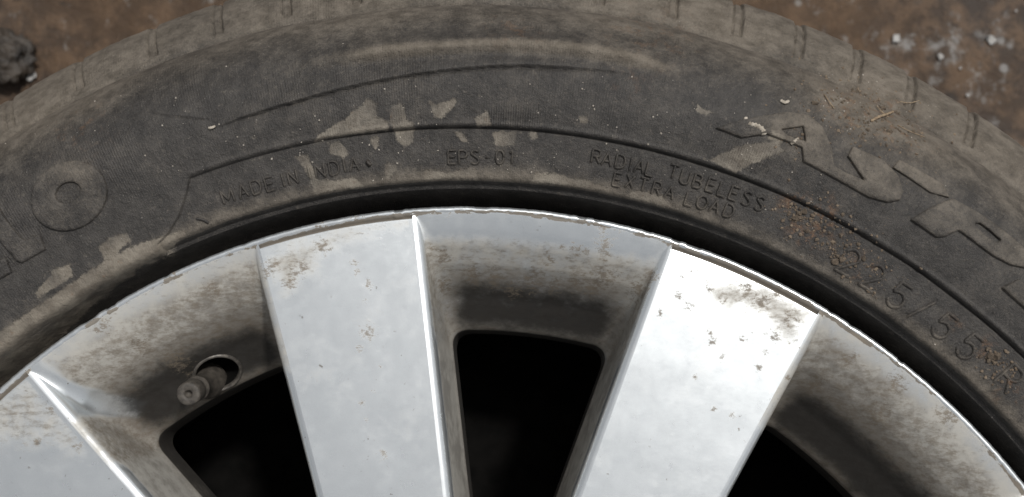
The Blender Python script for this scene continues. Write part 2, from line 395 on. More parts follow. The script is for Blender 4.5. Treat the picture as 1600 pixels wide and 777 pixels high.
def blobs(r, th, lst):
    U = th * RR; o = np.zeros(r.shape)
    for px, py, rad, amp in lst:
        u, v = uv_of(px, py); o = np.maximum(o, amp * np.exp(-(((U - u) ** 2 + (r - v) ** 2) / (rad * .000205) ** 2)))
    return o
RUST = [(1270,350,40,1),(1240,330,30,.9),(1320,385,25,.8),(1350,420,25,.8),(1545,548,20,.7),(1500,505,20,.4),(1400,185,60,.75),(1330,170,50,.6),(130,200,60,.4),(1580,610,30,.6),(800,50,60,.35),(1030,50,90,.4),(980,130,30,.4),(560,190,20,.6)]
DUSTB = [(1350,170,110,.40),(1250,200,60,.35),(1430,260,80,.3),(1560,330,80,.15),(60,180,90,.35),(150,150,60,.3),(120,265,40,.22),(560,45,200,.12),(1100,60,150,.2)]
def tyre_attrs(r, th, z):
    U = th * RR
    dust = .03 + .24 * sstep(z, -.012, -.024) * (r > .25) + .46 * sstep(r, .266, .286) - .12 * np.exp(-((r - .2395) / .0022) ** 2) + .55 * (1 - sstep(r, .2265, .2325))
    dust += .10 * np.exp(-((r - .2365) / .003) ** 2) * sstep(U, -.02, .1)
    d, s, a = line_sd(U, r, C2); dust += .85 * np.exp(-(d / .0022) ** 2) * sstep(a, 0, .3) * (1 - sstep(a, .85, 1))
    dust = dust + blobs(r, th, DUSTB); dust = np.where(r < .2252, dust * sstep(r, .2244, .2252) - .9 * (1 - sstep(r, .2244, .2252)), dust)
    rib = sstep(vnoise(U, r, 70, 21), .3, .9) * sstep(r, .2425, .244) * .45
    rib += np.exp(-(((U - uv_of(800, 182)[0]) / .009) ** 2 + ((r - uv_of(800, 182)[1]) / .0028) ** 2)) * 2.2
    rib += np.exp(-(((U - uv_of(1165, 240)[0]) / .009) ** 2 + ((r - uv_of(1165, 240)[1]) / .004) ** 2)) * 2.2
    rib = np.where((r < .2225), .7, rib)
    return dict(dust=dust, mud=mud_attr(r, th), rust=blobs(r, th, RUST), rib=rib)

def build_tyre():
    T0, T1 = R_(-50), R_(56)
    nt = int((T1 - T0) * .27 / .00036); th = np.linspace(T0, T1, nt)
    Rg, Th = np.meshgrid(PF[:, 0], th, indexing='xy'); Zg = np.broadcast_to(PF[:, 1], Rg.shape)
    H = Hfun(Rg, Th)
    lim = sstep(Rg, .2240, .2256); H = H * np.where(Zg < -.001, lim, 1)
    r = Rg + H * NF[:, 0]; z = Zg + H * NF[:, 1]
    V = np.stack([r * np.sin(Th), r * np.cos(Th), z + FZ], -1).reshape(-1, 3)
    U = np.stack([Th * RR, np.broadcast_to(SF, Th.shape)], -1).reshape(-1, 2)
    A = {k: v.ravel() for k, v in tyre_attrs(Rg, Th, Zg).items()}
    F = grid_faces(nt, len(PF))
    # remainder, coarse
    st = 5; P2 = PF[::st]; N2 = NF[::st]
    th2 = np.linspace(T1, T0 + 2 * math.pi, 620); R2, T2 = np.meshgrid(P2[:, 0], th2, indexing='xy'); Z2 = np.broadcast_to(P2[:, 1], R2.shape)
    T2w = ((T2 + math.pi) % (2 * math.pi)) - math.pi
    H2 = Hfun(R2, T2w, fine=False) * sstep(R2, .2240, .2256)
    H2[0] = H2[0]; V2 = np.stack([(R2 + H2 * N2[:, 0]) * np.sin(T2), (R2 + H2 * N2[:, 0]) * np.cos(T2), Z2 + H2 * N2[:, 1] + FZ], -1).reshape(-1, 3)
    A2 = dict(dust=(.15 + .6 * sstep(Z2, -.004, -.016) * (R2 > .25)).ravel(), mud=np.zeros(R2.size), rust=np.zeros(R2.size), rib=np.zeros(R2.size))
    F2 = grid_faces(len(th2), len(P2), len(V))
    U2 = np.stack([T2 * RR, np.broadcast_to(SF[::st], T2.shape)], -1).reshape(-1, 2)
    # tread and underside, full turn
    low = np.array([PF[-1], (.322, -.135), (.320, -.150), (.311, -.162), (.300, -.175), (.285, -.190), (.265, -.1985), (.245, -.196), (.225, -.186), (.214, -.178)])
    L, _ = resample(low, .004); th3 = np.linspace(0, 2 * math.pi, 721)[:-1]; R3, T3 = np.meshgrid(L[:, 0], th3, indexing='xy'); Z3 = np.broadcast_to(L[:, 1], R3.shape)
    V3 = np.stack([R3 * np.sin(T3), R3 * np.cos(T3), Z3 + FZ], -1).reshape(-1, 3); F3 = grid_faces(720, len(L), len(V) + len(V2), wrap=True)
    A3 = dict(dust=np.full(R3.size, .5), mud=np.zeros(R3.size), rust=np.zeros(R3.size), rib=np.zeros(R3.size))
    U3 = np.stack([T3 * RR, Z3], -1).reshape(-1, 2)
    o = mesh_np('tyre', np.vstack([V, V2, V3]), np.vstack([F, F2, F3]), M_RUB, wheel, uv=np.vstack([U, U2, U3]),
                attrs={k: np.concatenate([A[k], A2[k], A3[k]]) for k in A})
    o['label'] = 'worn black tyre with dust and dried mud on its sidewall'
    return o
tyre = build_tyre()

def surf(r, th, extra=0.0):
    """world points on the moulded sidewall"""
    r = np.asarray(r, float); th = np.asarray(th, float)
    z = prof_z(r) + Hfun(r, th) + extra
    return np.stack([r * np.sin(th), r * np.cos(th), z + FZ], -1)

# --- thin raised characters (swept ridges)
def arc(cx, cy, rx, ry, a0, a1, n=10):
    return [(cx + rx * math.cos(R_(a0 + (a1 - a0) * i / n)), cy + ry * math.sin(R_(a0 + (a1 - a0) * i / n))) for i in range(n + 1)]
GL = {
 'M': [[(0,0),(0,1),(.4,.25),(.8,1),(.8,0)]], 'A': [[(0,0),(.36,1),(.72,0)],[(.13,.34),(.59,.34)]],
 'D': [[(0,0),(0,1),(.3,1)] + arc(.3,.5,.4,.5,90,-90)[1:] + [(0,0)]], 'E': [[(.6,1),(0,1),(0,0),(.6,0)],[(0,.52),(.52,.52)]],
 'I': [[(.05,0),(.05,1)]], 'N': [[(0,0),(0,1),(.65,0),(.65,1)]],
 'P': [[(0,0),(0,1),(.35,1)] + arc(.35,.74,.27,.26,90,-90)[1:] + [(0,.48)]],
 'R': [[(0,0),(0,1),(.35,1)] + arc(.35,.74,.27,.26,90,-90)[1:] + [(0,.48)],[(.3,.48),(.64,0)]],
 'S': [arc(.32,.75,.28,.25,30,180) + arc(.32,.25,.30,.25,90,-150)[1:]], '-': [[(0,.48),(.4,.48)]],
 '0': [arc(.3,.5,.3,.5,0,360,20)], '1': [[(.1,.8),(.3,1),(.3,0)]], 'L': [[(0,1),(0,0),(.58,0)]],
 'T': [[(0,1),(.7,1)],[(.35,1),(.35,0)]], 'U': [[(0,1),(0,.3)] + arc(.32,.3,.32,.3,180,360)[1:] + [(.64,1)]],
 'B': [[(0,0),(0,1),(.32,1)] + arc(.32,.76,.24,.24,90,-90)[1:] + [(0,.52)],[(.32,.52)] + arc(.34,.26,.28,.26,90,-90)[1:] + [(0,0)]],
 'X': [[(0,0),(.65,1)],[(0,1),(.65,0)]], 'O': [arc(.4,.5,.4,.5,0,360,22)],
 '2': [arc(.32,.72,.30,.28,165,-30) + [(0,0),(.64,0)]], '5': [[(.58,1),(.1,1),(.04,.55)] + arc(.30,.32,.31,.32,130,-160)[0:]],
 '/': [[(0,-.05),(.5,1.05)]], '6': [arc(.32,.3,.3,.3,0,360,18), [(.02,.35),(.12,.75),(.42,1)]],
}
def ridge_char(ch, px, py, hgt, sw, rh, lean=0.0):
    r0, t0 = on_tyre(px, py); V = []; F = []; UVc = []
    xs = [p[0] for pl in GL[ch] for p in pl]; cx = (min(xs) + max(xs)) / 2
    for pl in GL[ch]:
        P = np.array([((p[0] - cx) * hgt, (p[1] - .5) * hgt) for p in pl]); 
        d = np.concatenate([[0], np.cumsum(np.hypot(*(P[1:] - P[:-1]).T))]); n = max(3, int(d[-1] / .00035)); q = np.linspace(0, d[-1], n)
        Q = np.stack([np.interp(q, d, P[:, 0]), np.interp(q, d, P[:, 1])], 1)
        t = np.gradient(Q, axis=0); t /= np.hypot(t[:, 0], t[:, 1])[:, None] + 1e-12; nn = np.stack([-t[:, 1], t[:, 0]], 1)
        k0 = len(V); prof = [(-.5, -.25), (-.36, .55), (-.15, 1), (.15, 1), (.36, .55), (.5, -.25)]
        hh = 1 - .25 * np.array([vnoise(np.array([x * 1.0]), np.array([y]), 400, ord(ch))[0] for x, y in Q])
        for i in range(n):
            endf = .0 if i in (0, n - 1) else 1.0
            for a, b in prof:
                x, y = Q[i] + nn[i] * a * sw + (t[i] * (-.3 * sw if i == 0 else .3 * sw) if endf == 0 else 0)
                r = r0 + y; th = t0 + x / r; V.append((r, th, (b * rh * hh[i] if endf else -.25 * rh)))
        m = len(prof)
        for i in range(n - 1):
            for j in range(m - 1):
                a = k0 + i * m + j; F.append((a, a + m, a + m + 1, a + 1))
    V = np.array(V); W = surf(V[:, 0], V[:, 1]); 
    # follow the smooth base under the character
    W[:, 2] += V[:, 2]
    A = tyre_attrs(V[:, 0], V[:, 1], prof_z(V[:, 0]))
    A['dust'] = A['dust'] + .18 * (V[:, 2] > 0)
    UVv = np.stack([V[:, 1] * RR, V[:, 0]], -1)
    return mesh_np('raised_character', W, F, M_RUB, tyre, uv=UVv, attrs=A)
def chars(lst, hgt, sw=.00092, rh=.00095):
    for ch, px, py in lst: ridge_char(ch, px, py, hgt, sw, rh)
chars([('M',354,306),('A',378,298),('D',399,292),('E',420,287),('I',441,281),('N',456,276),('I',482,269),('N',499,266),('D',521,262),('I',537,258),('A',552,256)], .0043)
chars([('E',706,245),('P',723,245),('S',742,245),('-',762,245),('0',781,245),('1',798,245)], .0042, .00092, .00095)
chars([('R',932,244),('A',949,248),('D',970,252),('I',986,256),('A',1000,259),('L',1017,264),('T',1053,268),('U',1071,277),('B',1091,283),('E',1112,289),('L',1130,296),('E',1148,302),('S',1168,310),('S',1188,318)], .0042, .00092, .00095)
chars([('E',965,280),('X',985,283),('T',1006,288),('R',1027,294),('A',1047,300),('L',1078,311),('O',1098,316),('A',1118,322),('D',1140,329)], .0040, .00092, .00095)
chars([('2',1328,409),('2',1366,433),('5',1406,462),('/',1442,483),('5',1477,510),('5',1516,542),('R',1580,592)], .0080, .0012, .0007)
chars([('-',575,253)], .0035, .001, .0004)

# --- broad raised brand letters: plates lying on the sidewall
def plate(outer, holes=(), h=.0011, name='raised_letter', px=True, rot=0.0):
    conv = (lambda P: [np.array(uv_of(*p)) for p in P])
    O = conv(outer); Hs = [conv(hh) for hh in holes]
    def dens(P, st=.0005):
        out = []
        for i in range(len(P)):
            a, b = P[i], P[(i + 1) % len(P)]; n = max(1, int(np.hypot(*(b - a)) / st))
            for k in range(n): out.append(a + (b - a) * k / n)
        return out
    rings = [dens(O)] + [dens(q) for q in Hs]
    poly = [np.array(o) for o in ([O] + Hs)]
    lo = np.array(O).min(0); hi = np.array(O).max(0)
    gx = np.arange(lo[0], hi[0], .0007); gy = np.arange(lo[1], hi[1], .0007); X, Y = np.meshgrid(gx, gy); X = X.ravel(); Y = Y.ravel()
    def sdist(X, Y):
        s = poly_sd(X, Y, poly[0])
        for q in poly[1:]: s = np.maximum(s, -poly_sd(X, Y, q))
        return s
    pts = []; segs = []
    for rg in rings:
        k = len(pts); pts += [tuple(p) for p in rg]; segs += [(k + i, k + (i + 1) % len(rg)) for i in range(len(rg))]
    for off in (.00016, .00034):
        for rg in rings:
            A = np.array(rg); t = np.roll(A, -1, 0) - np.roll(A, 1, 0); t /= np.hypot(t[:, 0], t[:, 1])[:, None] + 1e-12
            for sg in (1, -1):
                B = A + sg * off * np.stack([-t[:, 1], t[:, 0]], 1); s = sdist(B[:, 0], B[:, 1])
                pts += [tuple(p) for p, q in zip(B, s) if abs(q + off) < off * .25]
    s = sdist(X, Y); pts += [(x, y) for x, y, q in zip(X, Y, s) if q < -.0008]
    r = delaunay_2d_cdt([Vector(p) for p in pts], segs, [], 0, 1e-7)
    vs = np.array([(v.x, v.y) for v in r[0]]); fs = []
    T = [tuple(f) for f in r[2]]
    cen = np.array([vs[list(f)].mean(0) for f in T]); sc = sdist(cen[:, 0], cen[:, 1])
    T = [f for f, q in zip(T, sc) if q < 0]
    sv = sdist(vs[:, 0], vs[:, 1])
    hz = np.where(sv > -.00005, -.0002, h * sstep(-sv, -.00012, .00030))
    rr = vs[:, 1]; th = vs[:, 0] / RR + rot
    z = prof_z(rr) + Hfun(rr, th) + hz
    W = np.stack([rr * np.sin(th), rr * np.cos(th), z + FZ], -1)
    A = tyre_attrs(rr, th, prof_z(rr)); A['dust'] = A['dust'] + np.where(th < 0, .16, .30); A['rib'] = A['rib'] * .2
    # keep faces pointing up
    T2 = []
    for f in T:
        a, b, c = W[f[0]], W[f[1]], W[f[2]]; T2.append(f if np.cross(b - a, c - a)[2] > 0 else f[::-1])
    return mesh_np(name, W, T2, M_RUB, tyre, uv=np.stack([th * RR, rr], -1), attrs=A)
Z2 = lambda L, ox, oy, s: [(ox + x / s, oy + y / s) for x, y in L]
plate([tuple(p) for p in smooth_line(Z2([(105,205),(230,165),(430,130)], 1080,130,2.877), 3)][:-1] +
      Z2([(430,130),(530,145),(590,200),(632,300),(640,372),(690,402),(772,436),(700,330),(722,285),(860,345),(930,420),(950,490),(935,530),(880,540),(790,515),(640,430),(500,355),(495,292),(340,232),(225,250)], 1080,130,2.877),
      [Z2([(405,212),(500,198),(510,262),(430,236)], 1080,130,2.877)])
plate(Z2([(900,382),(1070,495),(1160,520),(1130,455),(1010,385),(930,345)], 1080,130,2.877), h=.0009)
plate([(1421,344),(1462,372),(1475,371),(1497,361),(1528,384),(1551,401),(1578,415),(1602,420),(1625,402),(1600,388),(1586,376),(1555,351),(1528,333),(1487,310),(1448,327)],
      [Z2([(690,246),(725,240),(800,296),(882,368),(855,382),(765,330)], 1380,300,4.855)])
plate([(1563,450),(1575,461),(1618,500),(1640,480),(1590,436)])
th_ = np.linspace(0, 2 * math.pi, 49)[:-1]
ell = lambda cx, cy, a, b, ang: [(cx + a * math.cos(t) * math.cos(ang) - b * math.sin(t) * math.sin(ang), cy + a * math.cos(t) * math.sin(ang) + b * math.sin(t) * math.cos(ang)) for t in th_]
plate(ell(109, 307, 62, 53, -.5), [ell(108, 302, 20, 15, -.5)[::2]], h=.0011)
Lp = [(73,391),(52,403),(36,412),(27,409),(22,402),(-36,330),(-10,312),(34,372),(42,376),(64,366)]
plate(Lp); plate([(x - 53, y + 36) for x, y in Lp])

# ------------------------------------------------------------------ rim
NSP = 10; PITCH = 2 * math.pi / NSP; A0 = R_(-11.25)
def hw(y): return .0252 - .078 * (.2135 - y)          # half width of a spoke at radius y
def face_z(r): return -.0001 - .035 * (.2170 - r)
_TAB = {}
def depth_tab(d, T):
    k = id(T)
    if k not in _TAB:                                   # piecewise table rounded off over the square root of the depth
        q = np.linspace(0, math.sqrt(.046), 900); v = np.interp(q * q, [a for a, b in T], [b for a, b in T])
        g = np.exp(-np.linspace(-2, 2, 61) ** 2); g /= g.sum(); w_ = np.convolve(np.pad(v, 30, mode='edge'), g, 'valid')
        m_ = sstep(q, .02, .05); _TAB[k] = (q, v * (1 - m_) + w_ * m_)
    q, v = _TAB[k]; return np.interp(math.sqrt(d), q, v)
SIDE = [(0,0),(.00006,.0007),(.0003,.0014),(.0008,.0021),(.0016,.0026),(.0030,.0030),(.008,.0034),(.015,.0038),(.022,.0043),(.028,.0048),(.031,.0051),(.0325,.0056),(.0345,.0060),(.046,.0062)]
TOP = [(0,0),(.0001,.0008),(.0004,.0022),(.0009,.0042),(.0018,.0075),(.0035,.0112),(.008,.0168),(.015,.0222),(.022,.0268),(.028,.0325),(.031,.0355),(.0325,.0368),(.0345,.0374),(.046,.0380)]
RC = [(0,.0002),(.0009,.0016),(.0035,.0048),(.015,.0062),(.031,.0062),(.046,.0070)]
RTOP, RBOT = .2170, .078
LV = sorted(set([0, .0001, .0002, .0004, .0006, .0009, .0013, .0018, .0026] + list(np.linspace(.0035, .031, 56)) + [.0317, .0325, .0330, .0337, .0345, .036, .039, .042, .046]))
def spoke_edge(t_):
    """a spoke's edge line in the frame of the neighbouring pocket (x across, y out)"""
    ys = .0 + t_; x, y = hw(ys), ys; a = PITCH / 2      # spoke centre sits at -a in the pocket frame
    # rotate spoke frame (centre at -a) into pocket frame
    return np.array([x * math.cos(a) - y * math.sin(a), x * math.sin(a) + y * math.cos(a)])
PA, PB = spoke_edge(.06), spoke_edge(.22); ED = (PB - PA) / np.linalg.norm(PB - PA); EN = np.array([ED[1], -ED[0]])   # normal pointing into the pocket (+x)
if EN[0] < 0: EN = -EN
def line_circle(off, rad):
    P = PA + EN * off; b = P @ ED; c = P @ P - rad * rad; s = -b + math.sqrt(b * b - c); return P + ED * s
def pocket_loop(d, n_side=150, n_top=150, n_c=14, n_bot=16):
    a = depth_tab(d, SIDE); rt = RTOP - depth_tab(d, TOP); rb = RBOT + a * 1.5; rc = depth_tab(d, RC)
    Lt = line_circle(a, rt); Lb = line_circle(a, rb)
    left = lambda q: Lb + (Lt - Lb) * q
    Ls = np.linalg.norm(Lt - Lb)
    ang_t = math.atan2(Lt[0], Lt[1]); ang_b = math.atan2(Lb[0], Lb[1])
    tl = [left(q) for q in np.linspace(rc / Ls, 1 - rc / Ls, n_side) ]
    da = rc / rt
    tt = [np.array([rt * math.sin(q), rt * math.cos(q)]) for q in np.linspace(ang_t + da, -ang_t - da, n_top)]
    def bez(p, c, q): return [(1 - s) ** 2 * p + 2 * s * (1 - s) * c + s * s * q for s in np.linspace(0, 1, n_c + 2)[1:-1]]
    mir = lambda P: [np.array([-p[0], p[1]]) for p in P][::-1]
    c1 = bez(tl[-1], Lt, tt[0]); db = rc / rb
    bb = [np.array([rb * math.sin(q), rb * math.cos(q)]) for q in np.linspace(-ang_b - db, ang_b + db, n_bot)]
    c2 = bez(bb[-1], Lb, tl[0])
    return np.array(tl + c1 + tt + mir(c1) + mir(tl) + mir(c2) + bb + c2)
istop_ = lambda L: np.hypot(L[:, 0], L[:, 1]) > .2
LOOPS = [pocket_loop(d) for d in LV]; NL = len(LOOPS[0])
TOPF = np.array([1.0 if abs(math.atan2(p[0], p[1])) < .2 and math.hypot(*p) > .17 else 0 for p in LOOPS[-1]])

def at_rim(px, py):
    p = at(px, py, -.0012); return (p[0], p[1])
DIRT = [  # photograph polygons on the spoke faces with strength
 ([(412,398),(470,380),(560,352),(645,350),(560,372),(500,400),(492,430),(470,425),(455,462),(428,430)], .85),
 ([(560,500),(590,500),(590,535),(570,540)], .55), ([(545,410),(580,395),(590,470),(560,475)], .35),
 ([(1052,392),(1150,420),(1265,490),(1262,510),(1240,470),(1150,432),(1050,405)], .6),
 ([(1120,440),(1200,440),(1262,490),(1255,540),(1230,555),(1190,500),(1100,470)], .8),
 ([(1020,440),(1060,450),(1100,520),(1070,520)], .25),
 ([(-10,620),(50,585),(100,640),(130,690),(140,720),(90,700),(60,690),(-10,680)], .75), ([(50,590),(90,640),(60,700),(0,690),(-40,640)], .8),
 ([(1640,700),(1560,640),(1500,590),(1480,620),(1600,777),(1700,777)], .4),
]
DP = [([at_rim(*p) for p in P], s) for P, s in DIRT]
CLEANP = [at_rim(*p) for p in [(20,575),(60,570),(110,600),(190,630),(170,655),(110,650),(60,620)]]
def clean(x, y): return np.clip(.6 - poly_sd(x, y, CLEANP) / .004, 0, 1)
SPECK = [(575,520,11),(570,470,4),(553,410,6),(560,425,5),(575,445,6),(560,545,6),(594,575,4),(565,630,5),(585,610,4),(572,655,4),(597,712,7),(1030,490,5),(1110,520,6),(1112,535,6),(1128,560,5),(1085,590,4),(1115,640,4),(1143,650,5),
 (1075,480,9),(1130,465,8),(1185,575,6),(1195,550,5),(1060,460,6),(1160,530,5),(1230,590,5),(690,440,12),(735,425,12),(770,430,14),(800,445,12),(835,432,16),(868,440,12),(905,436,14),(945,432,20),(930,445,14),(1000,450,14),(1020,430,9),(690,400,12),(675,385,8),(860,405,8),(900,390,10),(945,380,14),(250,560,16),(270,590,12),(210,540,14),(330,450,12),(420,420,12),(160,510,12),(1165,455,12),(1190,470,14),(1215,455,10),(1235,500,12),(1180,430,9),(1210,525,10),(1105,450,8),(1330,560,12),(1400,600,14),(1480,650,16),(1290,600,12),(1380,650,18),(455,440,12),(470,420,12),(430,415,10),(505,385,12),(700,330,7),(735,330,6),(790,332,6),(940,352,9),(945,400,8),(955,425,9),(915,395,6),(970,360,5),(880,385,5),(855,392,5),(80,640,6),(120,700,7),(60,690,6)]
SPW = [(*at_rim(a, b), c * .000205) for a, b, c in SPECK]
def spots(x, y):
    o = np.zeros(x.shape)
    for a, b, c in SPW: o = np.maximum(o, .80 * np.exp(-(((x - a) ** 2 + (y - b) ** 2) / (c * c * 3.6))))
    return o
def dirt_at(x, y):
    o = np.zeros(x.shape)
    for P, s in DP: o = np.maximum(o, s * np.clip(.58 - poly_sd(x, y, P) / .011, 0, 1))
    return o

def peel(th, r):
    th = ((th + math.pi) % (2 * math.pi)) - math.pi
    e = .2167 + .0007 * (vnoise(th * .22, r * 0, 260, 46) - .5) + .0006 * (vnoise(th * .22, r * 0, 900, 47) - .5)
    i = e - .0011 * sstep(vnoise(th * .22, r * 0, 70, 48), .25, .7) - .0004
    return .85 * sstep(r, i - .0001, i + .0001) * (1 - sstep(r, e - .0001, e + .0001)) * sstep(th, -.26, -.20) * (1 - .5 * sstep(th, .75, .85)) * sstep(vnoise(th * .22, r * 0, 120, 49), .22, .40)
rim = None
def build_lip():
    prof = np.array([(.2125, -.0048), (.2135, -.0022), (.2143, -.0015), (.2150, -.0014), (.2155, -.0010), (.2159, -.0005), (.2165, -.0001), (.2173, .0000), (.2179, -.0005),
                     (.2182, -.0013), (.2184, -.0030), (.2186, -.0070), (.2184, -.0115), (.2160, -.0135)])
    P, S = resample(prof, .0003); n = 3000; th = np.linspace(0, 2 * math.pi, n + 1)[:-1]
    R0, T = np.meshgrid(P[:, 0], th, indexing='xy'); Z = np.broadcast_to(P[:, 1], R0.shape)
    chip = sstep(vnoise(T * .22, R0 * 0, 110, 38), .60, .75) * sstep(vnoise(T * .22, R0 * 0, 420, 39), .35, .6)
    nick = -chip * .00035 + (vnoise(T * 40, R0 * 0, 6, 31) - .5) * .00012 + (vnoise(T * 40, R0 * 0, 16, 32) - .5) * .00006
    R1 = R0 + nick * (Z > -.004); Z1 = Z + (vnoise(T * .22, R0, 500, 33) - .5) * .00008 * (Z > -.004)
    V = np.stack([R1 * np.sin(T), R1 * np.cos(T), Z1 + FZ], -1).reshape(-1, 3)
    X = (R0 * np.sin(T)); Y = R0 * np.cos(T)
    deg = np.degrees(T); deg = np.where(deg > 180, deg - 360, deg)
    floor_ = (1 - sstep(R0, .2158, .2165)); dirt = .35 + dirt_at(X, Y) * .4
    dirt = np.where(R0 > .2166, np.where(deg < -20, .35, .10), dirt)
    worn = floor_ * 1.1 + .70 * chip * sstep(R0, .2158, .2164) * (1 - sstep(R0, .2172 - .0012 * vnoise(T * .22, R0 * 0, 900, 44), .2176)) + peel(T, R0) + .42 * sstep(R0, .2158, .2164) * (.5 + 1.0 * vnoise(T * .22, R0 * 0, 60, 36)); grime_shade = np.where(Z < -.0022, .9, 0)
    o = mesh_np('alloy_rim', V, grid_faces(n, len(P), wrap=True), M_SIL, wheel, attrs=dict(dirt=dirt.ravel(), grime_shade=grime_shade.ravel(), worn=worn.ravel()))
    o['label'] = 'silver painted alloy rim with broad flat spokes, scuffed and dirty'
    return o
rim = build_lip()

def build_spoke(i):
    ac = A0 + i * PITCH; near = abs(((math.degrees(ac) + 180) % 360) - 180) < 70
    ny, nx = (300, 90) if near else (60, 20)
    # radial rows to the arc at RTOP2, drop at the end makes the dirty groove
    RT = .2146
    qs = np.linspace(0, 1, ny); qx = np.linspace(-1, 1, nx)
    xs = []; X = np.zeros((ny + 3, nx)); Y = X.copy(); Z = X.copy()
    for j in range(nx):
        # edge line x = q * hw(y); top on the circle of radius RT
        q = qx[j]; y0 = .072; y = RT
        for _ in range(6): y = math.sqrt(max(RT * RT - (q * hw(y)) ** 2, 1e-9))
        yy = y0 + (y - y0) * qs; X[:ny, j] = q * hw(yy); Y[:ny, j] = yy
        for k, (dr, dz) in enumerate(((.0002, -.00012), (.00035, -.0006), (.00045, -.0016))):
            X[ny + k, j] = q * hw(y + dr); Y[ny + k, j] = y + dr; Z[ny + k, j] = dz
    rad = np.hypot(X, Y); Z += face_z(rad)
    c, s = math.cos(ac), math.sin(ac)
    WX = X * c + Y * s; WY = -X * s + Y * c
    Z += (vnoise(WX, WY, 90, 41) - .5) * .00010
    V = np.stack([WX, WY, Z + FZ], -1).reshape(-1, 3)
    F = grid_faces(ny + 3, nx)[:, ::-1]
    dirt = dirt_at(WX, WY); dirt = np.maximum(dirt, .08 + .25 * sstep(rad, .190, .214) + .08 * sstep(vnoise(WX, WY, 60, 51), .55, .85))
    # narrow strip of caked dirt beside each edge near the top
    worn = np.zeros(dirt.shape); worn[ny:] = .8; dirt = dirt * (1 - sstep(np.abs(qx), .93, .985))[None, :]; worn += .45 * sstep(rad, .2137, .2146)
    return mesh_np('spoke', V, F, M_SIL, rim, attrs=dict(dirt=dirt.ravel(), grime_shade=np.zeros(dirt.size), worn=worn.ravel(), spot=spots(WX, WY).ravel()))
for i in range(NSP): build_spoke(i)

VALVE_BASE = None
def build_pocket(i):
    ac = A0 + PITCH / 2 + i * PITCH; c, s = math.cos(ac), math.sin(ac); V = []; dirt = []; grime_shade = []; worn = []; tan = []
    dg = ((math.degrees(ac) + 180) % 360) - 180
    base_d = .42; base_t = .15
    if abs(dg - 6.75) < 3: base_d, base_t = .02, 0.0
    if abs(dg - 42.75) < 3: base_d, base_t = .36, .50
    if abs(dg + 29.25) < 3: base_d, base_t = .40, .45
    for d, L in zip(LV, LOOPS):
        r = np.hypot(L[:, 0], L[:, 1]); a = depth_tab(d, SIDE)
        # level 0 sits on the sloping spoke faces, fading to level at depth
        z = -d + (face_z(np.hypot(L[:, 0], L[:, 1])) if d < .0035 else face_z(r)) 
        wx = L[:, 0] * c + L[:, 1] * s; wy = -L[:, 0] * s + L[:, 1] * c
        V.append(np.stack([wx, wy, z + FZ + (vnoise(wx, wy, 160, 43) - .5) * .00018 * min(1, d / .002)], -1))
        # distance from the side walls
        side = np.abs(np.arctan2(L[:, 0], L[:, 1])) / (PITCH / 2)
        istop = sstep(r, .170, .178)
        k = d / .034
        dirt.append((base_d * istop + .68 * sstep(k, .012, .10) * (istop) + .15 * (1 - istop) * sstep(k, .09, .25) + .25 * sstep(side, .52, .58) * istop * (base_d < .1)) * (1 - .95 * clean(wx, wy)) * (sstep(d, .0004, .0022) * sstep(side, .60, .64) + 1 - sstep(side, .60, .64)))
        tan.append((base_t * istop + .25 * sstep(k, .02, .12) * istop + 1.05 * (1 - istop) * sstep(k, .07, .16)) * (1 - .95 * clean(wx, wy)) * (sstep(d, .0004, .0022) * sstep(side, .60, .64) + 1 - sstep(side, .60, .64)))
        grime_shade.append(1.15 * sstep(k, .04, .70) * istop * (1 - .75 * sstep(side, .36, .56)) * (1 - .5 * sstep(k, .8, 1.)) + (1 - istop) * (.02 + .22 * sstep(k, .75, 1.0)) * (k > .1) + (.8 if d > .0338 else 0))
        worn.append(np.where((r > .2153) & istop_(L), .22 + .75 * vnoise(np.arctan2(wx, wy) * .22, r * 0, 45, 35) * (1 - sstep(r, .2162, .2170)) + peel(np.arctan2(wx, wy), r), .0) + .35 * np.exp(-((side - .62) / .03) ** 2) * (k < .15) * (r > .205))
    V = np.vstack(V); F = grid_faces(len(LV), NL)
    # close each loop
    I = np.arange(len(LV) - 1); F = np.vstack([F, np.stack([I * NL + NL - 1, I * NL, (I + 1) * NL, (I + 1) * NL + NL - 1], -1)])
    F = F[:, ::-1] if False else F
    A = dict(spot=spots(V[:, 0], V[:, 1]), tan=np.concatenate(tan), dirt=np.concatenate(dirt), grime_shade=np.concatenate(grime_shade), worn=np.concatenate(worn))
    return V, F, A
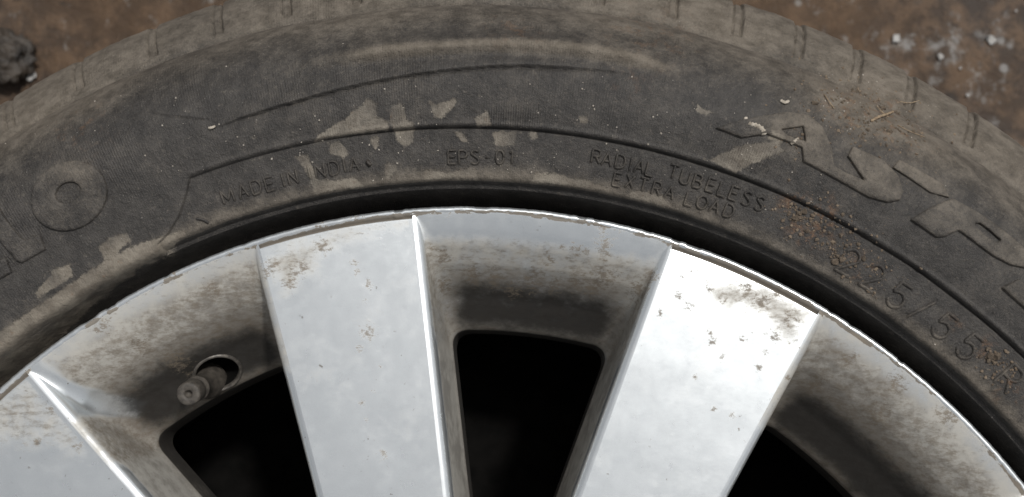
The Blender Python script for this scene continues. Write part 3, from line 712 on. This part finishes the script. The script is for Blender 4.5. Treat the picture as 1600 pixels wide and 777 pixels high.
# valve position: hole centre on the outer wall of the pocket between the two left spokes
def pocket_hit(px, py, V):
    d = ray(px, py); d = d / np.linalg.norm(d); W = V - CAM; t = W @ d; dist = np.linalg.norm(W - np.outer(t, d), axis=1); return V[np.argmin(dist)]
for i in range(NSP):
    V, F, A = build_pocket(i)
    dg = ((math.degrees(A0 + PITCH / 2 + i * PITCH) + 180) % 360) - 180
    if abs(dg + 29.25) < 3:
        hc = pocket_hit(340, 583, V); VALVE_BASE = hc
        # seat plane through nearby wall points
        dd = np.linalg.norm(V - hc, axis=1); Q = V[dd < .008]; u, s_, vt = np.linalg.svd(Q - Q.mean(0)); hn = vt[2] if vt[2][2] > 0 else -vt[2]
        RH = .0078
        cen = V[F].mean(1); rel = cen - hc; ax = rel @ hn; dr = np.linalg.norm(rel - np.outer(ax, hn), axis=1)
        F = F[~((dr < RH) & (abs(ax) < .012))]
        # local dirt around the valve, with shade painted over it
        dv = np.linalg.norm(V - hc, axis=1); A['dirt'] = A['dirt'] + .3 * np.exp(-(dv / .015) ** 2); A['grime_shade'] = np.maximum(A['grime_shade'], .85 * np.exp(-(dv / .017) ** 2))
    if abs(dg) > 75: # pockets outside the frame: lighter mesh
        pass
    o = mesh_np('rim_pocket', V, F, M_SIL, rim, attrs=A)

# revolve helper along any axis
def lathe(name, P, axis, org, mat, parent, n=48, smooth=True, attrs=None):
    if mat is M_VALVE: P = [(a * .86, b) for a, b in P]
    ax = Vector(axis).normalized(); q = Vector((0, 0, 1)).rotation_difference(ax).to_matrix(); V = []
    P = np.array(P); th = np.linspace(0, 2 * math.pi, n + 1)[:-1]
    for t in th:
        for r, z in P: V.append(Vector(org) + q @ Vector((r * math.cos(t), r * math.sin(t), z)))
    F = grid_faces(n, len(P), wrap=True)
    V = np.array([tuple(v) for v in V])
    return mesh_np(name, V, F, mat, parent, smooth)
hn = Vector(hn)
hr = .0078
lathe('valve_hole', [(hr + .0007, -.002), (hr + .0007, .0001), (hr + .0004, .0006), (hr, .0009), (hr - .0005, .0006), (hr - .0006, 0), (hr - .0006, -.012)], hn, VALVE_BASE, M_HOLE, rim)
lathe('hole_bottom', [(hr - .0007, -.0115), (.0001, -.0118)], hn, VALVE_BASE, M_SHADE_BLACK, rim)
lathe('hole_lining', [(hr - .00075, -.0006), (hr - .00075, -.012)], hn, VALVE_BASE, M_SHADE_BLACK, rim)
tipp = Vector(at(294, 616, -.006)); basep = Vector(VALVE_BASE) - hn * .008
basep = Vector(at(325, 596, VALVE_BASE[2] - FZ - .006))
vax = (tipp - basep).normalized(); vl = (tipp - basep).length
valve = lathe('valve_stem', [(.0074, -.002), (.0070, .002), (.0058, .004), (.0045, .007), (.0042, vl - .013), (.0048, vl - .0125), (.0050, vl - .0120), (.0048, vl - .0112), (.0036, vl - .0108), (.0036, vl - .0090), (.0001, vl - .0089)], vax, basep, M_VALVE, wheel)
cp = [(.0036, vl - .0092), (.0043, vl - .0090), (.0046, vl - .0082), (.0046, vl - .0012), (.0043, vl - .0003), (.0037, vl), (.0018, vl - .0001), (.0014, vl - .0004), (.0011, vl - .0018), (.0001, vl - .0020)]
lathe('valve_cap', cp, vax, basep, M_VALVE, valve)

# barrel, hub, bolts
zz = FZ
lathe('barrel', [(.2160, -.0135), (.2090, -.018), (.2055, -.025), (.200, -.036), (.192, -.046), (.190, -.06), (.188, -.09), (.192, -.13), (.200, -.165), (.213, -.176), (.2145, -.185)], (0, 0, 1), (0, 0, zz), M_SHADE_BLACK, rim, 180)
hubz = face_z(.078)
lathe('added_blackout_disc', [(.1915, -.128), (.12, -.130), (.0001, -.130)], (0, 0, 1), (0, 0, zz), M_SHADE_BLACK, rim, 120)  # made-up opaque disc, added to keep the spoke windows black
lathe('hub', [(.083, hubz - .046), (.083, hubz - .02), (.080, hubz - .0012), (.0745, hubz - .0004), (.060, hubz - .001), (.052, hubz - .004), (.036, hubz - .004), (.0345, hubz - .0005)], (0, 0, 1), (0, 0, zz), M_METAL, rim, 120)
lathe('centre_cap', [(.0342, hubz - .004), (.0342, hubz + .0005), (.032, hubz + .0018), (.015, hubz + .003), (.0001, hubz + .0033)], (0, 0, 1), (0, 0, zz), M_METAL, rim, 90)
for k in range(5):
    a = R_(18 + 72 * k); lathe('lug_bolt', [(.0085, -.002), (.0085, .004), (.0075, .0050), (.0001, .0052)], (0, 0, 1), (.056 * math.sin(a), .056 * math.cos(a), zz + hubz - .001), M_METAL, rim, 6, False)

# ------------------------------------------------------------------ bits lying on the tyre
def lump_geo(c, rad, seed, squash=.6, sub=1):
    import bmesh
    bm = bmesh.new(); bmesh.ops.create_icosphere(bm, subdivisions=sub, radius=1)
    V = []
    for v in bm.verts:
        d = 1 + .95 * (mnoise.noise(v.co * 1.9 + Vector((seed * 3.1, seed, 0)))); p = v.co * d * rad; V.append((c[0] + p.x, c[1] + p.y, c[2] + p.z * squash))
    F = [tuple(v.index for v in f.verts) for f in bm.faces]; bm.free(); return V, F
def merge(lst):
    V = []; F = []
    for v, f in lst: k = len(V); V += v; F += [tuple(i + k for i in q) for q in f]
    return V, F
def tp(px, py, up=0.0):
    r, th = on_tyre(px, py); return surf(np.array([r]), np.array([th]), up)[0]
def scatter(centres, n, rmin, rmax, spread):
    L = []
    for _ in range(n):
        cx, cy, sp = random.choice(centres); px = random.gauss(cx, sp); py = random.gauss(cy, sp * .7)
        if not (0 < px < 1600 and 0 < py < 777): continue
        r, th = on_tyre(px, py)
        if r < .2275 or r > .313: continue
        rad = rmin + (rmax - rmin) * random.random() ** 3
        p = surf(np.array([r]), np.array([th]), rad * .25)[0]; L.append(lump_geo(p, rad, random.random() * 90, .6, 1))
    return merge(L)
V, F = scatter([(1380,190,35),(1340,170,30),(1250,215,25),(1270,345,30),(1330,390,30),(1240,330,20),(1400,200,50),(1570,575,20),(1360,430,25),(1290,140,40)], 1100, .00010, .0006, 0)
o = mesh_np('dirt_crumbs', V, F, M_CRUMB, smooth=False); tag(o, 'small brown dirt crumbs strewn over the right side of the tyre', 'dirt', kind='stuff')
V, F = scatter([(x, 190, 70) for x in range(0, 1600, 90)] + [(x, 250, 30) for x in range(350, 1250, 90)] + [(1340,150,40)] * 5 + [(1500,540,60),(1250,340,40)], 480, .00007, .00040, 0)
o = mesh_np('sand_grains', V, F, M_GRAIN); tag(o, 'pale sand grains sprinkled thinly over the black sidewall', 'sand', kind='stuff')

V, F = scatter([(1372,180,22),(1330,160,22),(1395,205,20),(1345,215,18),(1290,360,22),(1310,395,18),(1552,556,12),(1245,335,12)], 130, .0004, .0013, 0)
V = [(x, y, z) for x, y, z in V]
o = mesh_np('soil_lumps', V, F, M_SOIL, smooth=False); tag(o, 'crumbled lumps of brown soil in a few heaps on the right of the tyre', 'soil', kind='stuff')
def stick(name, pts, r0, r1, mat, label, cat, up=.0004, flat=.6, n=6):
    P = [Vector(tp(x, y, up + dz)) for x, y, dz in pts]; V = []; F = []
    S = smooth_line([tuple(p) for p in P], 6)
    for i, p in enumerate(S):
        t = S[min(i + 1, len(S) - 1)] - S[max(i - 1, 0)]; t = Vector(t).normalized(); a = t.cross(Vector((0, 0, 1))).normalized(); b = a.cross(t)
        q = i / (len(S) - 1); rr = (r0 + (r1 - r0) * q) * (1 + .25 * math.sin(i * 2.3)) * (.5 if i in (0, len(S) - 1) else 1)
        for k in range(n):
            an = 2 * math.pi * k / n; V.append(tuple(Vector(p) + a * rr * math.cos(an) + b * rr * flat * math.sin(an)))
    for i in range(len(S) - 1):
        for k in range(n): F.append((i * n + k, i * n + (k + 1) % n, (i + 1) * n + (k + 1) % n, (i + 1) * n + k))
    F.append(tuple(range(n))[::-1]); F.append(tuple((len(S) - 1) * n + k for k in range(n)))
    o = mesh_np(name, V, F, mat, smooth=True); tag(o, label, cat); return o
stick('twig', [(1360,190,0),(1372,184,.0006),(1384,180,.001),(1394,176,.0012)], .00055, .0004, M_STRAW, 'short brown twig lying on the crumbs near the tyre shoulder', 'twig')
stick('straw', [(1287,148,0),(1296,162,.0005),(1303,170,0)], .0002, .00015, M_STRAW, 'thin straw beside the crumbs, farther left than the twig', 'straw')
stick('straw', [(1368,166,.0006),(1376,176,.0009),(1388,184,.0002)], .00022, .00018, M_STRAW, 'thin straw crossing the short brown twig', 'straw')
stick('straw', [(1404,160,0),(1420,162,.0003),(1436,158,0)], .00018, .00014, M_STRAW, 'thin straw right of the twig, nearest the tyre shoulder', 'straw')
stick('root_fibre', [(1402,196,0),(1420,206,.0003),(1445,215,0)], .00016, .00012, M_STRAW, 'fine root fibre below and right of the twig on the tyre', 'fibre')
stick('pale_crust', [(1163,184,0),(1170,194,.0003),(1180,197,.0004),(1190,203,.0003),(1194,212,0)], .0007, .0011, M_WHITE, 'curled cream crust stuck on the pointed end of the raised letter', 'crust')
stick('pale_flake', [(1235,226,0),(1240,222,.0006),(1247,217,.0004)], .0006, .0005, M_WHITE, 'small bright flake in the notch of the raised letter', 'flake', flat=.35)
stick('pale_flake', [(1219,157,0),(1226,161,.0003),(1233,158,0)], .0006, .0005, M_WHITE, 'small bright flake above the raised letter', 'flake', flat=.35)
stick('pale_flake', [(326,201,0),(333,200,.0003),(337,197,0)], .0005, .0004, M_WHITE, 'small bright flake at the left end of the curved sidewall line', 'flake', flat=.35)
stick('rubber_nib', [(305,341,0),(317,343,.0003),(325,348,0)], .00035, .0005, M_RUB, 'short black rubber nib on the tyre just below the left end of the moulded ring', 'rubber nib')
stick('mud_lump', [(572,251,0),(576,255,.0004),(578,259,0)], .0007, .0006, M_CLOD, 'dark little lump stuck right after the moulded words at left', 'mud lump')

# ------------------------------------------------------------------ things on the ground
gp = lambda px, py, z=0.0: at(px, py, z - FZ)
import bmesh
def clod():
    bm = bmesh.new(); bmesh.ops.create_icosphere(bm, subdivisions=5, radius=1); c = gp(12, 92)
    for v in bm.verts:
        d = 1 + .35 * mnoise.noise(v.co * 1.3 + Vector((4, 2, 1))) + .22 * mnoise.noise(v.co * 3.7) + .12 * mnoise.noise(v.co * 9)
        p = v.co * d; v.co = Vector((c[0] + p.x * .0155, c[1] + p.y * .0140, .004 + p.z * .008))
    V = [tuple(v.co) for v in bm.verts]; F = [tuple(v.index for v in f.verts) for f in bm.faces]; bm.free()
    o = mesh_np('mud_clod', V, F, M_CLOD); tag(o, 'dark knobbly clod lying on the brown ground at the upper left', 'clod')
clod()
L = []
for cx, cy, s, n in [(210,50,40,2),(340,10,30,4),(1300,15,25,8),(1440,60,50,16),(1385,62,20,6),(1520,90,35,12),(1550,150,30,8),(1490,100,20,5),(1580,30,30,5),(1200,6,20,4),(30,100,30,5)]:
    for _ in range(1 if n < 9 else 1):
        p = gp(random.gauss(cx, s), random.gauss(cy, s * .6)); rad = .0004 + .0013 * random.random() ** 2
        L.append(lump_geo((p[0], p[1], rad * .02), rad * (1 + random.random()), random.random() * 90, .10, 2))
V, F = merge(L); o = mesh_np('pale_chips', V, F, M_STONE); tag(o, 'pale chips and grit scattered over the brown ground', 'grit', kind='stuff')
